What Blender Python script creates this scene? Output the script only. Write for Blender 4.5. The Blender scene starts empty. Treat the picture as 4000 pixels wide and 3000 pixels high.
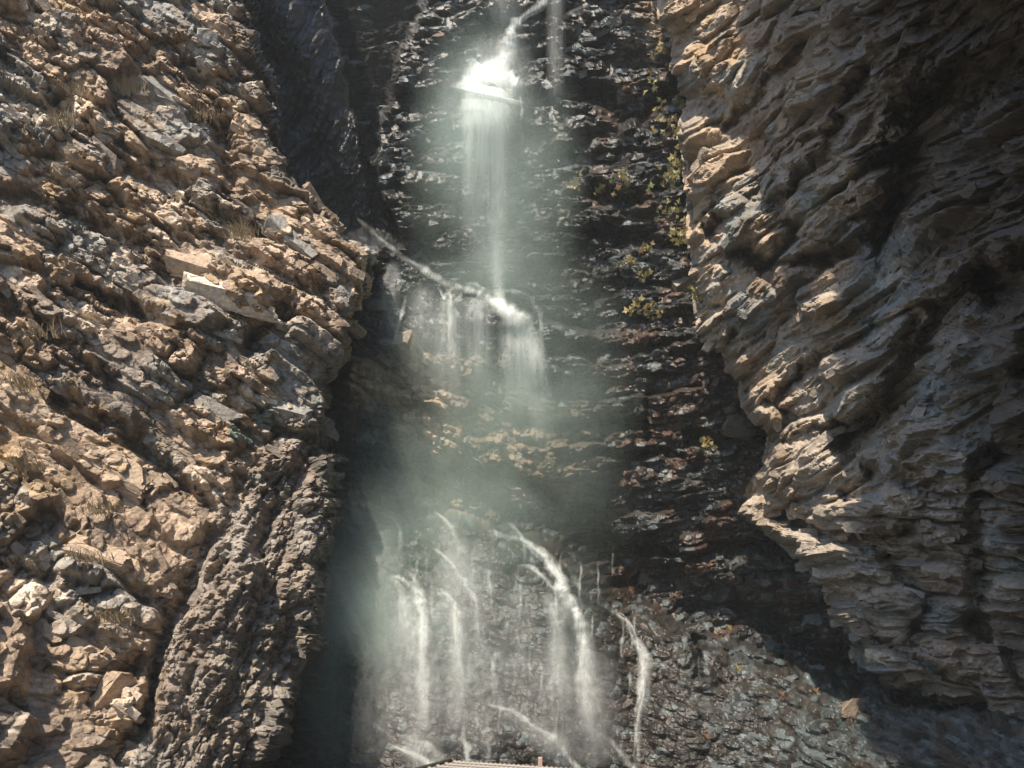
import bpy, bmesh, math, random
import numpy as np
from mathutils import Vector, Matrix
random.seed(7)
rng = np.random.default_rng(7)
scene = bpy.context.scene
C = scene.collection
R = math.radians

# ------------------------------------------------------------------ camera, sky, sun, exposure
F = 804.0; CZ = 1.7; HOR = 589.0                 # focal length in pixels of a 1024 wide frame, eye height, horizon row
cam_d = bpy.data.cameras.new('camera'); cam = bpy.data.objects.new('camera', cam_d); C.objects.link(cam)
cam.location = (0, 0, CZ); cam.rotation_euler = (R(90), 0, 0)
cam_d.sensor_width = 36; cam_d.lens = 36 * F / 1024; cam_d.shift_y = (HOR - 384) / 1024
cam_d.clip_start = .1; cam_d.clip_end = 500
scene.camera = cam
SUN = Vector((-.27, -.49, .83)).normalized()     # towards the sun
EL = math.asin(SUN.z); AZ = math.atan2(SUN.x, SUN.y)
w = bpy.data.worlds.new('World'); scene.world = w; w.use_nodes = True
nt = w.node_tree; nt.nodes.clear()
sky = nt.nodes.new('ShaderNodeTexSky'); sky.sky_type = 'NISHITA'; sky.sun_disc = False
sky.ozone_density = 3.0; sky.sun_elevation = EL; sky.sun_rotation = AZ
bg = nt.nodes.new('ShaderNodeBackground'); bg.inputs['Strength'].default_value = .12
wo = nt.nodes.new('ShaderNodeOutputWorld')
nt.links.new(sky.outputs[0], bg.inputs['Color']); nt.links.new(bg.outputs[0], wo.inputs['Surface'])
sl = bpy.data.lights.new('sun', 'SUN'); sl.energy = 4.6; sl.angle = R(1.0); sl.color = (1, .87, .71)
so = bpy.data.objects.new('sun', sl); C.objects.link(so); so.rotation_euler = SUN.to_track_quat('Z', 'Y').to_euler()
scene.view_settings.view_transform = 'Standard'; scene.view_settings.look = 'None'
scene.view_settings.exposure = .92; scene.view_settings.gamma = 1
cy = scene.cycles
cy.max_bounces = 6; cy.diffuse_bounces = 3; cy.glossy_bounces = 2; cy.transmission_bounces = 2
cy.transparent_max_bounces = 24; cy.volume_bounces = 1; cy.use_denoising = True
cy.caustics_reflective = False; cy.caustics_refractive = False
cy.sample_clamp_indirect = 4; cy.volume_step_rate = 3.0; cy.volume_max_steps = 32

# ------------------------------------------------------------------ helpers
def at(u, v, Y):
    return Vector(((u - 512) / F * Y, Y, CZ + (HOR - v) / F * Y))
def tag(o, label=None, cat=None, group=None, kind=None):
    if label: o['label'] = label
    if cat: o['category'] = cat
    if group: o['group'] = group
    if kind: o['kind'] = kind
    return o
def link(name, me, m=None, parent=None):
    o = bpy.data.objects.new(name, me); C.objects.link(o)
    if m and me and not me.materials: me.materials.append(m)
    if parent: o.parent = parent
    return o
def mesh(name, vs, fs, smooth=False):
    me = bpy.data.meshes.new(name); me.from_pydata(vs, [], fs)
    if smooth: me.polygons.foreach_set('use_smooth', [True] * len(me.polygons))
    return me
def hsh(i, j, s):
    n = (i.astype(np.int64) * 374761393 + j.astype(np.int64) * 668265263 + s * 2147483647 + s * 97531) & 0xffffffff
    n = ((n ^ (n >> 13)) * 1274126177) & 0xffffffff
    n = ((n ^ (n >> 16)) * 2246822519) & 0xffffffff
    return ((n ^ (n >> 15)) & 0xffffff).astype(np.float32) / np.float32(0xffffff)
def vnoise(x, y, s=0):
    i = np.floor(x); j = np.floor(y); fx = (x - i); fy = (y - j); i = i.astype(np.int64); j = j.astype(np.int64)
    fx = fx * fx * (3 - 2 * fx); fy = fy * fy * (3 - 2 * fy)
    a = hsh(i, j, s); b = hsh(i + 1, j, s); c = hsh(i, j + 1, s); d = hsh(i + 1, j + 1, s)
    return (a + (b - a) * fx) * (1 - fy) + (c + (d - c) * fx) * fy
def fbm(x, y, s=0, o=4):
    t = 0; a = .5; n = 0
    for k in range(o):
        t = t + a * vnoise(x, y, s + k * 17); n += a; a *= .5; x = x * 2.03 + 5.1; y = y * 2.03 + 1.7
    return t / n
def slabs(p, q, cell, asp, ang, seed, steep=6., tilt=.6, lo=.22, hi=.50):
    """upper envelope of randomly tilted, randomly sized blocks: angular broken rock. Height in cell units, id of the block"""
    ca, sa = np.cos(ang), np.sin(ang)
    a = (p * ca + q * sa) / (cell * asp); b = (-p * sa + q * ca) / cell
    i0 = np.floor(a).astype(np.int64); j0 = np.floor(b).astype(np.int64)
    best = np.full(a.shape, -9., np.float32); bid = np.zeros(a.shape, np.float32)
    for di in (-1, 0, 1):
        for dj in (-1, 0, 1):
            i = i0 + di; j = j0 + dj
            r1 = hsh(i, j, seed); r2 = hsh(i, j, seed + 1); r3 = hsh(i, j, seed + 2); r4 = hsh(i, j, seed + 3)
            dx = a - i - .2 - .6 * r1; dy = b - j - .2 - .6 * r2
            sh = (r3 - .5) * .5
            ex = dx + dy * sh; ey = dy - dx * (r4 - .5) * .4
            r5 = (r1 * 7.13 + r3 * 3.7) % 1; r6 = (r2 * 5.31 + r4 * 2.9) % 1
            sx = lo + (hi - lo) * r5; sy = lo + (hi - lo) * r6
            d = np.maximum(np.maximum(np.abs(ex) - sx, np.abs(ey) - sy), (np.abs(ex) + np.abs(ey)) * .8 - (sx + sy) * .62)
            h = r4 * .8 + (r6 - .5) * tilt * 2.8 * np.clip(ex, -.55, .55) + (r5 - .5) * tilt * 2.8 * np.clip(ey, -.55, .55) - max(steep, 6.5) * np.maximum(d, 0)
            m = h > best
            best = np.where(m, h, best); bid = np.where(m, (r3 * 3.1 + r1) % 1, bid)
    return np.maximum(best, -.5), bid
def ss(x, a, b):
    t = np.clip((x - a) / (b - a), 0, 1); return t * t * (3 - 2 * t)
def pdist(u, v, pts):
    """pixel distance to a polyline"""
    best = np.full(u.shape, 1e9, np.float32)
    for (x0, y0), (x1, y1) in zip(pts[:-1], pts[1:]):
        dx, dy = x1 - x0, y1 - y0
        t = np.clip(((u - x0) * dx + (v - y0) * dy) / (dx * dx + dy * dy), 0, 1)
        best = np.minimum(best, np.hypot(u - x0 - t * dx, v - y0 - t * dy))
    return best
def groove(u, v, pts, wd, dep):
    u = u + WU; v = v + WV
    return dep * np.exp(-(pdist(u, v, pts) / wd) ** 2)
def normals0(P):
    du = np.gradient(P, axis=1); dv = np.gradient(P, axis=0)
    n = np.cross(dv, du); n /= np.linalg.norm(n, axis=2, keepdims=True) + 1e-9
    return n
def blur(a, r):
    for ax in (0, 1):
        pad = [(0, 0)] * a.ndim; pad[ax] = (r, r)
        c_ = np.cumsum(np.pad(a, pad, 'edge'), axis=ax, dtype=np.float64)
        n = a.shape[ax]; sl1 = [slice(None)] * a.ndim; sl0 = list(sl1)
        sl1[ax] = slice(2 * r, 2 * r + n); sl0[ax] = slice(0, n)
        hi_ = c_[tuple(sl1)]; lo_ = c_[tuple(sl0)]
        a = (hi_ - lo_) / (2 * r)
    return a
def normals(P, r=14, out=.65):
    n = normals0(P); b = blur(blur(n, r), r)
    b = b * (1 - out); g = np.array((0., -1.0, 1.7)) - P; b = b + g / np.linalg.norm(g, axis=2, keepdims=True) * out
    b /= np.linalg.norm(b, axis=2, keepdims=True) + 1e-9
    return b
def sheet(name, P, col, wet, mat, smooth=False):
    H, W, _ = P.shape
    me = bpy.data.meshes.new(name)
    me.vertices.add(H * W); me.vertices.foreach_set('co', P.astype(np.float32).ravel())
    idx = np.arange(H * W).reshape(H, W)
    q = np.stack([idx[:-1, :-1], idx[1:, :-1], idx[1:, 1:], idx[:-1, 1:]], -1).reshape(-1, 4)
    n = len(q)
    me.loops.add(n * 4); me.loops.foreach_set('vertex_index', q.ravel().astype(np.int32))
    me.polygons.add(n); me.polygons.foreach_set('loop_start', (np.arange(n) * 4).astype(np.int32))
    me.update(calc_edges=True)
    me.polygons.foreach_set('use_smooth', np.full(n, smooth))
    a = me.color_attributes.new('rock', 'FLOAT_COLOR', 'POINT')
    cc = np.concatenate([col, wet[..., None]], -1).astype(np.float32)
    a.data.foreach_set('color', cc.ravel())
    me.materials.append(mat)
    o = bpy.data.objects.new(name, me); C.objects.link(o)
    return o
def mixc(a, b, t):
    return a + (np.array(b, np.float32) - a) * t[..., None]

# ------------------------------------------------------------------ materials
def newmat(name):
    m = bpy.data.materials.new(name); m.use_nodes = True
    return m, m.node_tree, m.node_tree.nodes['Principled BSDF']
def nd(t, kind, **kw):
    n = t.nodes.new(kind)
    for k, v in kw.items(): setattr(n, k, v)
    return n
def mth(t, op, a, b=None, clamp=False):
    n = nd(t, 'ShaderNodeMath', operation=op, use_clamp=clamp)
    for i, x in enumerate((a, b)):
        if x is None: continue
        if isinstance(x, (int, float)): n.inputs[i].default_value = x
        else: t.links.new(x, n.inputs[i])
    return n.outputs[0]
def rock_material(name, source, wetfix=None, rough_dry=.9, finescale=1.0, bump=.5, glint=1.0):
    m, t, b = newmat(name); L = t.links.new
    tc = nd(t, 'ShaderNodeTexCoord')
    geo = nd(t, 'ShaderNodeNewGeometry')
    vec = geo.outputs['Position']
    if source == 'attr':
        at_ = nd(t, 'ShaderNodeAttribute', attribute_name='rock'); base = at_.outputs['Color']; wet = at_.outputs['Alpha']
    else:
        oi = nd(t, 'ShaderNodeObjectInfo'); base = oi.outputs['Color']; wet = oi.outputs['Alpha']
    n1 = nd(t, 'ShaderNodeTexNoise'); n1.inputs['Scale'].default_value = 9 * finescale; n1.inputs['Detail'].default_value = 8; n1.inputs['Roughness'].default_value = .72
    n2 = nd(t, 'ShaderNodeTexNoise'); n2.inputs['Scale'].default_value = 34 * finescale; n2.inputs['Detail'].default_value = 4
    n3 = nd(t, 'ShaderNodeTexVoronoi'); n3.inputs['Scale'].default_value = 14 * finescale
    for n in (n1, n2, n3): L(vec, n.inputs['Vector'])
    f = mth(t, 'MULTIPLY_ADD', n1.outputs['Fac'], 1.9); t.nodes[-1].inputs[2].default_value = .05
    g = mth(t, 'MULTIPLY_ADD', n2.outputs['Fac'], .8); t.nodes[-1].inputs[2].default_value = .6
    fg = mth(t, 'MULTIPLY', f, g)
    dark = mth(t, 'MULTIPLY_ADD', wet, -.55); t.nodes[-1].inputs[2].default_value = 1.0
    fac = mth(t, 'MULTIPLY', fg, dark)
    vm = nd(t, 'ShaderNodeVectorMath', operation='SCALE'); L(base, vm.inputs[0]); L(fac, vm.inputs['Scale'])
    L(vm.outputs[0], b.inputs['Base Color'])
    # wet rock shines in patches
    rr = mth(t, 'MULTIPLY_ADD', wet, -(rough_dry - .30)); t.nodes[-1].inputs[2].default_value = rough_dry
    r2 = mth(t, 'MULTIPLY_ADD', n1.outputs['Fac'], .35); t.nodes[-1].inputs[2].default_value = -.17
    ra = mth(t, 'ADD', rr, r2, True); L(ra, b.inputs['Roughness'])
    sp = mth(t, 'MULTIPLY_ADD', wet, (.40 * glint)); t.nodes[-1].inputs[2].default_value = .18
    L(sp, b.inputs['Specular IOR Level'])
    hs = mth(t, 'ADD', n1.outputs['Fac'], mth(t, 'MULTIPLY', n2.outputs['Fac'], .45))
    hs = mth(t, 'ADD', hs, mth(t, 'MULTIPLY', n3.outputs['Distance'], .35))
    bp = nd(t, 'ShaderNodeBump'); bp.inputs['Strength'].default_value = bump; bp.inputs['Distance'].default_value = .06
    L(hs, bp.inputs['Height']); L(bp.outputs[0], b.inputs['Normal'])
    return m
M_cliff = rock_material('cliff_rock', 'attr', bump=.36)
M_piece = rock_material('loose_rock', 'obj', bump=.6)

def plain(name, col, rough=.7, metal=0, trans=0):
    m, t, b = newmat(name)
    n = nd(t, 'ShaderNodeTexNoise'); n.inputs['Scale'].default_value = 25; n.inputs['Detail'].default_value = 5
    cr = nd(t, 'ShaderNodeMixRGB', blend_type='MULTIPLY'); cr.inputs[0].default_value = .8
    cr.inputs[1].default_value = (*col, 1)
    rp = nd(t, 'ShaderNodeValToRGB'); rp.color_ramp.elements[0].position = .3; rp.color_ramp.elements[0].color = (.45, .42, .4, 1); rp.color_ramp.elements[1].position = .7
    t.links.new(n.outputs['Fac'], rp.inputs[0]); t.links.new(rp.outputs[0], cr.inputs[2]); t.links.new(cr.outputs[0], b.inputs['Base Color'])
    b.inputs['Roughness'].default_value = rough; b.inputs['Metallic'].default_value = metal
    return m
def leafmat(name, col):
    m = plain(name, col, .5); t = m.node_tree; b = t.nodes['Principled BSDF']
    tr = nd(t, 'ShaderNodeBsdfTranslucent'); tr.inputs['Color'].default_value = (*col, 1)
    mx = nd(t, 'ShaderNodeMixShader'); mx.inputs[0].default_value = .3
    o = t.nodes['Material Output']
    t.links.new(b.outputs[0], mx.inputs[1]); t.links.new(tr.outputs[0], mx.inputs[2]); t.links.new(mx.outputs[0], o.inputs['Surface'])
    return m
def water_material(name, streak=1.0, scale=9., gain=1.0, col=(.86, .9, .88), lowcut=.3):
    m, t, b = newmat(name); L = t.links.new
    uv = nd(t, 'ShaderNodeUVMap'); geo = nd(t, 'ShaderNodeNewGeometry')
    a = nd(t, 'ShaderNodeAttribute', attribute_name='den')
    mp = nd(t, 'ShaderNodeMapping'); mp.inputs['Scale'].default_value = (scale, scale, scale * .06)
    L(geo.outputs['Position'], mp.inputs['Vector'])
    n = nd(t, 'ShaderNodeTexNoise'); n.inputs['Scale'].default_value = 1; n.inputs['Detail'].default_value = 5; n.inputs['Roughness'].default_value = .6
    L(mp.outputs[0], n.inputs['Vector'])
    nb = nd(t, 'ShaderNodeTexNoise'); nb.inputs['Scale'].default_value = .8; nb.inputs['Detail'].default_value = 3
    L(geo.outputs['Position'], nb.inputs['Vector'])
    s = mth(t, 'SUBTRACT', n.outputs['Fac'], lowcut); s = mth(t, 'MULTIPLY', s, 1 / (.72 - lowcut) * streak)
    s = mth(t, 'ADD', s, 1 - streak, True)
    big = mth(t, 'MULTIPLY_ADD', nb.outputs['Fac'], .9); t.nodes[-1].inputs[2].default_value = .55
    al = mth(t, 'MULTIPLY', s, big); al = mth(t, 'MULTIPLY', al, a.outputs['Fac']); al = mth(t, 'MULTIPLY', al, gain, True)
    df = nd(t, 'ShaderNodeBsdfDiffuse'); df.inputs['Color'].default_value = (*col, 1)
    tl = nd(t, 'ShaderNodeBsdfTranslucent'); tl.inputs['Color'].default_value = (*col, 1)
    mx = nd(t, 'ShaderNodeMixShader'); mx.inputs[0].default_value = .4
    tp = nd(t, 'ShaderNodeBsdfTransparent'); m2 = nd(t, 'ShaderNodeMixShader')
    L(df.outputs[0], mx.inputs[1]); L(tl.outputs[0], mx.inputs[2])
    L(al, m2.inputs[0]); L(tp.outputs[0], m2.inputs[1]); L(mx.outputs[0], m2.inputs[2])
    L(m2.outputs[0], t.nodes['Material Output'].inputs['Surface'])
    return m
M_stream = water_material('stream_water', .7, 18., .62)
M_veil = water_material('veil_water', .6, 8., .7, lowcut=.34)

# ------------------------------------------------------------------ shared colours
TAN = np.array((.385, .295, .212), np.float32); GREY = np.array((.255, .245, .22), np.float32)
PALE = np.array((.60, .52, .42), np.float32); BROWN = np.array((.155, .115, .085), np.float32)
OCHRE = np.array((.31, .205, .095), np.float32); RUST = np.array((.16, .08, .05), np.float32)
SLATE = np.array((.10, .125, .13), np.float32); DARK = np.array((.035, .037, .038), np.float32)
GREEN = np.array((.13, .19, .17), np.float32)

# ------------------------------------------------------------------ left cliff
NV, NC = 860, 430
vv = np.linspace(-130, 850, NV)[:, None] * np.ones((1, NC)); cc = np.linspace(0, 1, NC)[None, :] * np.ones((NV, 1))
edge = np.interp(vv, [-150, 0, 93, 176, 222, 255, 278, 324, 366, 384, 463, 509, 579, 648, 694, 768, 900],
                 [225, 252, 268, 292, 335, 368, 372, 356, 345, 325, 336, 333, 318, 318, 296, 264, 200])
K = .92
edge = edge + 16 * (fbm(vv / 17, vv * 0 + .5, 7) - .5) + 9 * (vnoise(np.floor(vv / 9 + .5), vv * 0, 9) - .5)
cf = np.minimum(cc / K, 1); wr = np.clip((cc - K) / (1 - K), 0, 1)
uu = -140 + (edge + 140) * cf - 14 * wr
WU = 22 * (fbm(uu / 30, vv / 30, 801) - .5) + 8 * (fbm(uu / 8, vv / 8, 802) - .5); WV = 22 * (fbm(uu / 30, vv / 30, 803) - .5) + 8 * (fbm(uu / 8, vv / 8, 804) - .5)
hv = 1 - vv / 768
Y = 10.0 + 5.4 * hv + 3.6 * np.clip(uu, -150, 400) / 350 + 1.6 * ss(cf, .965, 1) ** 2
Y = Y + wr * 9
# folds and clefts of the face
for pts, wd, dp in [
    ([(60, 395), (120, 430), (175, 470), (215, 520), (165, 640), (140, 720)], 9, .55),
    ([(235, 480), (222, 560), (190, 610), (150, 700), (120, 768)], 9, .5),
    ([(275, 440), (280, 500), (262, 560)], 6, .35),
    ([(0, 300), (70, 350), (110, 385)], 8, .5), ([(80, 285), (140, 310), (150, 320)], 9, .7),
    ([(0, 60), (80, 130), (190, 190)], 9, .45), ([(130, 175), (230, 220), (300, 250)], 7, .45),
    ([(180, 60), (215, 110), (235, 190)], 9, .6), ([(290, 300), (275, 330), (250, 345)], 8, .9),
    ([(200, 235), (290, 275), (350, 320)], 7, .35), ([(100, 700), (140, 660)], 9, .6), ([(280, 430), (335, 455)], 9, .7),
    ([(0, 190), (100, 225), (190, 275)], 8, .4), ([(0, 560), (90, 590), (150, 600)], 6, .3)]:
    Y = Y + groove(uu, vv, pts, wd, dp)
# the lower right buttress bulges forward
Y = Y - .9 * np.exp(-(((uu - 250) / 60) ** 2 + ((vv - 640) / 150) ** 2)) - .8 * np.exp(-(((uu - 250) / 90) ** 2 + ((vv - 320) / 80) ** 2))
P = np.stack([(uu - 512) / F * Y, Y, CZ + (HOR - vv) / F * Y], -1)
p = P[..., 0] * 1.0 + P[..., 1] * .25; q = P[..., 2] + P[..., 1] * .15
p = p + wr * 4
p0, q0 = p, q
wx = fbm(p * .8, q * .8, 3) - .5; wz = fbm(p * .8, q * .8, 8) - .5
p = p + wx * .25; q = q + wz * .25
rough = ss(vv + (uu - 220) * 1.2 + 60 * (fbm(p * .7, q * .7, 71) - .5), 470, 540) * ss(uu + 50 * (fbm(q * .9, p * .9, 72) - .5), 130, 190)    # the crumbly buttress
N = normals(P)
dip = -.52 + .25 * ss(vv, 450, 700)
h1, i1 = slabs(p, q, .80, 2.2, dip, 11, 10, .5)
h2, i2 = slabs(p, q, .34, 1.8, dip + .1, 21, 10, .8)
h3, i3 = slabs(p, q, .165, 1.5, dip - .2, 31, 9, 1.0)
h4, i4 = slabs(p, q, .08, 1.4, dip + .3, 41, 4, 1.0)
g1, j1 = slabs(p, q, .55, 1.8, 1.25, 51, 4, .8)
g2, j2 = slabs(p, q, .17, 1.6, 1.1, 61, 4, 1.)
mk = ss(fbm(p * .9, q * .9, 91), .40, .62)                     # rubble here, cleaner slabs there
big = .38 * h1 + (.25 * h2) * (.4 + .6 * mk) + (.10 * h3) * (.3 + .7 * mk) + .032 * h4 * (.25 + .75 * mk)
g3_, j3 = slabs(p, q, 1.1, 2.2, 1.2, 81, 5, .7)
rg = .40 * g3_ + .20 * g1 + .12 * g2 + .05 * h4 + .10 * fbm(p * 12, q * 4, 5)
disp = big * (1 - rough) + rg * rough + .35 * (fbm(p * .5, q * .5, 77) - .5)
disp = np.where(wr > 0, blur(blur(disp, 2), 2), disp)
P = P + N * disp[..., None] * (1 - .8 * ss(wr, 0, .12))[..., None]
c = TAN + (GREY - TAN) * ss(i1 * .6 + fbm(p * .6, q * .6, 15) * .7, .55, .85)[..., None]
c = mixc(c, PALE, .75 * ss(i2, .70, .80) * mk)
c = mixc(c, BROWN, .75 * ss(i3, .0, .3) * (1 - ss(i3, .3, .35)))
c = mixc(c, BROWN, .55 * ss(fbm(p * 1.3, q * 1.3, 18), .5, .68))
c = mixc(c, OCHRE, .5 * ss(fbm(p * 2.1, q * 2.1, 19), .62, .74))
lich = ss(uu, 110, 10) * ss(np.abs(vv - 450 + uu * .0), 110, 30)
c = mixc(c, OCHRE * 1.15, .7 * lich * ss(fbm(p * 3.1, q * 3.1, 29), .45, .6))
c = mixc(c, (GREY * .6 + BROWN * .6), .7 * rough)
c = mixc(c, BROWN * 1.2, .6 * rough * ss(fbm(p * 2.2, q * 1.1, 23), .5, .65))
c = mixc(c, GREEN, .8 * ss(uu, 180, 240) * ss(np.abs(vv - 440), 60, 20) * ss(fbm(p * 2.4, q * 2.4, 39), .5, .62))
nedge = ss(edge - uu + 26 * (fbm(p * 1.4, q * 1.4, 44) - .5), 30, 2)      # damp rim facing the fall
damp = np.clip(nedge * ss(vv, 330, 470) + nedge * ss(vv, 260, 140) + .15 * rough, 0, 1)
c = mixc(c, DARK * 1.8, .6 * damp * (1 - .5 * rough))
c = c * (.72 + .56 * i4[..., None])
left = sheet('cliff', P, c, .1 + .75 * damp, M_cliff)
tag(left, 'sunlit tan and grey cliff of dipping broken slabs on the left', kind='structure')
LP, LU, LV, LN, LC, LW = P, uu, vv, N, c, wr

# ------------------------------------------------------------------ back wall behind the falls
us = np.arange(215, 1120, 1.28); vs = np.arange(-120, 850, 1.28)
uu, vv = np.meshgrid(us, vs)
jag = 14 * (fbm(uu / 26, vv / 26, 201) - .5) + 7 * (fbm(uu / 8, vv / 8, 202) - .5)
WU = 22 * (fbm(uu / 30, vv / 30, 811) - .5) + 8 * (fbm(uu / 8, vv / 8, 812) - .5); WV = 22 * (fbm(uu / 30, vv / 30, 813) - .5) + 8 * (fbm(uu / 8, vv / 8, 814) - .5)
Y = 24.0 - 1.0 * ss(vv, 0, 300)
vl = np.interp(uu, [200, 330, 380, 410, 450, 490, 530, 560, 600, 640], [150, 206, 236, 258, 284, 292, 314, 326, 330, 335])
led = ss(vv + jag * .6, vl - 3, vl + 5)
Y = Y - led * 2.0 * ss(uu, 640, 540) - led * .5
va = np.interp(uu, [200, 330, 400, 450, 510, 560, 620, 680, 760, 860, 1024], [540, 520, 500, 516, 528, 546, 588, 618, 648, 690, 720])
ap = ss(vv + jag, va - 4, va + 10)
Y = Y - ap * 1.0 - 1.6 * np.sqrt(np.clip(vv - va, 0, 90) / 90) - np.clip(vv - va, 0, 400) / 230 * 2.4
# overhang band between ledge and apron: the middle wall leans in a little
Y = Y + .9 * np.exp(-((vv - (va - 28)) / 26) ** 2) * ss(uu, 330, 380)
# right side comes towards the camera
Y = Y - 6.5 * ss(uu, 700, 1000) - 4.5 * ss(uu, 860, 1100) * ss(vv, 560, 760) - 1.4 * ss(uu, 560, 720)
# ribs on the right of the fall
for pts, wd, dp in [([(690, 438), (772, 440), (850, 445)], 6, .8), ([(560, 455), (640, 452), (700, 462)], 4, .45), ([(590, 540), (700, 552), (800, 548), (880, 540)], 5, .9),
                    ([(600, 232), (650, 240), (700, 250)], 7, .7), ([(590, 90), (640, 120), (680, 80)], 9, .9), ([(600, 190), (640, 200)], 8, .7), ([(560, 345), (600, 350), (690, 345)], 4, .5),
                    ([(650, 400), (645, 440)], 4, .6), ([(340, 455), (420, 470), (520, 480), (560, 500)], 7, .7), ([(690, 640), (700, 675)], 4, .7), ([(560, 560), (700, 640), (800, 680)], 4, .3),
                    ([(520, 415), (560, 430)], 6, .5), ([(740, 600), (790, 640), (860, 680)], 6, .8), ([(640, 600), (645, 580)], 3, .4), ([(390, 185), (440, 205), (500, 212)], 5, .5)]:
    Y = Y + groove(uu, vv, pts, wd, dp)
# dark smooth wall and deep cleft at upper left
mr = np.interp(vv, [-150, 0, 90, 170, 205, 235, 260], [300, 325, 347, 362, 372, 392, 415])
bl = np.interp(vv, [-150, 0, 30, 60, 135, 185, 220, 240], [448, 424, 412, 398, 374, 376, 392, 398])
top = ss(vv, 250, 225)
mw = top * ss(uu + jag * .4, mr + 3, mr - 3)
cleft = top * ss(uu + jag * .7, mr - 2, mr + 4) * ss(uu + jag * .9, bl + 3, bl - 5)
Ym = 20.6 + 3.4 * (uu - 240) / 110 + 1.2 * np.sin((uu + .45 * (240 - vv)) / 13.)* .35
Y = Y * (1 - mw) + Ym * mw
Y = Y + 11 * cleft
below = ss(uu, 352, 328) * ss(vv, 238, 262) * (1 - .8 * ss(vv, 440, 560))
Y = Y + 3.5 * below                                             # black cleft beside the left cliff lower down
P = np.stack([(uu - 512) / F * Y, Y, CZ + (HOR - vv) / F * Y], -1)
X0 = (uu - 512) / F * 22; Z0 = (HOR - vv) / F * 22
sc_ = Y / 22
p = X0 + (fbm(X0 * .7, Z0 * .7, 203) - .5) * .25; q = Z0 + (fbm(X0 * .35, Z0 * .35, 204) - .5) * .5
N = normals(P)
sz_ = 1
# bedding nearly level; dips down to the right in the middle wall and the apron
an = .06 - .42 * ss(uu, 640, 470) * led * (1 - ap) - .5 * ap + .12 * np.sin(X0 * .5)
an = .05 + 0 * uu
midm = ss(uu, 600, 500) * led * (1 - ap)
def multi(ang, s, a1=1., a2=1., a3=1., asp=3.2):
    k1, e1 = slabs(p, q, .90, asp, ang, s, 9, .5); k2, e2 = slabs(p, q, .40, asp * .7, ang, s + 10, 9, .8)
    k3, e3 = slabs(p, q, .16, asp * .55, ang + .1, s + 20, 4, 1.)
    return .38 * a1 * k1 + .22 * a2 * k2 + .09 * a3 * k3, e1, e2, e3
d0, a0, b0, c0 = multi(.05, 211, .9, 1.1, 1.0, asp=3.2)
d1, a1, b1, c1 = multi(-.36, 251, .9, 1.1, 1., asp=2.4)
d2, a2, b2, c2 = multi(1.05, 291, 1., .9, .8, asp=2.6)
def sel(x, y, z): return x * (1 - m1 - m2) + y * m1 + z * m2
m1 = np.clip(midm + ap * .8, 0, 1) * (1 - mw); m2 = mw
m2 = m2 * .999
disp = sel(d0, d1, d2) * (1 - .45 * mw) * (1 - .45 * ap * (1 - ss(uu, 820, 880)))
fine = fbm(X0 * 9, Z0 * 9, 320) * .05
disp = disp + fine + .5 * (fbm(X0 * .45, Z0 * .45, 330) - .5)
P = P + N * (disp * sc_)[..., None]
ia = np.where(m1 > .5, a1, a0); ib = np.where(m1 > .5, b1, b0); ic = np.where(m1 > .5, c1, c0)
nz1 = fbm(X0 * .55, Z0 * .55, 341); nz2 = fbm(X0 * 1.6, Z0 * 1.6, 342); nz3 = fbm(X0 * 4, Z0 * 4, 343)
c = DARK * 1.1 + (GREY * .36 - DARK * 1.1) * ss(nz2 * .6 + ib * .4, .35, .75)[..., None]
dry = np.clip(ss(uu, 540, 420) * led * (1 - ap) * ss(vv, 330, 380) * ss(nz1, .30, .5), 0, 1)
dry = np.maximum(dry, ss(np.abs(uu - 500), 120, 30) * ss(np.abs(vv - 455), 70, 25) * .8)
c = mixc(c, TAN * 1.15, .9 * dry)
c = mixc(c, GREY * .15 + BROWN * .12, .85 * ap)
c = mixc(c, RUST, .6 * ss(uu, 560, 640) * ss(nz2, .53, .66) * (1 - .75 * ap))
c = mixc(c, RUST * .5, .6 * ss(uu, 620, 690) * ss(np.abs(vv - 420), 160, 60) * ss(nz1, .4, .6))
c = mixc(c, GREEN * .8, .7 * ss(nz3, .55, .7) * ss(uu, 700, 860) * ss(vv, 480, 600))
c = mixc(c, GREY * 1.05, .7 * ss(uu, 560, 440) * ss(vv, 100, 20) * (1 - mw) * ss(nz2, .3, .5))
c = mixc(c, TAN * 1.0, .75 * ss(uu, 610, 660) * ss(vv - (uu - 600) * .5, 50, 0))
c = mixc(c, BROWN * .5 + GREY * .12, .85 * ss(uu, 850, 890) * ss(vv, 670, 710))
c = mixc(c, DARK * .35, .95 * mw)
c = mixc(c, DARK * .25, np.clip(cleft, 0, 1))  # shade inside the cleft painted in as near black rock
c = mixc(c, SLATE * 1.4, .7 * ss(ic, .86, .9) * (1 - mw))
c = mixc(c, SLATE * 1.1, .6 * ap * ss(uu, 640, 740) * ss(nz2, .42, .55))
c = c * (.6 + .8 * ic[..., None])
wetb = np.clip(.85 - .7 * dry - .5 * ss(uu, 860, 900) * ss(vv, 680, 710) - .5 * ss(uu, 610, 660) * ss(vv, 50, 0), .05, 1)
wetb = np.where(cleft > .4, .0, wetb)
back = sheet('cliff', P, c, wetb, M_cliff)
BC = c
tag(back, 'dark wet cliff of layered rock behind the waterfall', kind='structure')
BP, BU0, BV0, BD = P, us, vs, 1.28
BN = N
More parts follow.
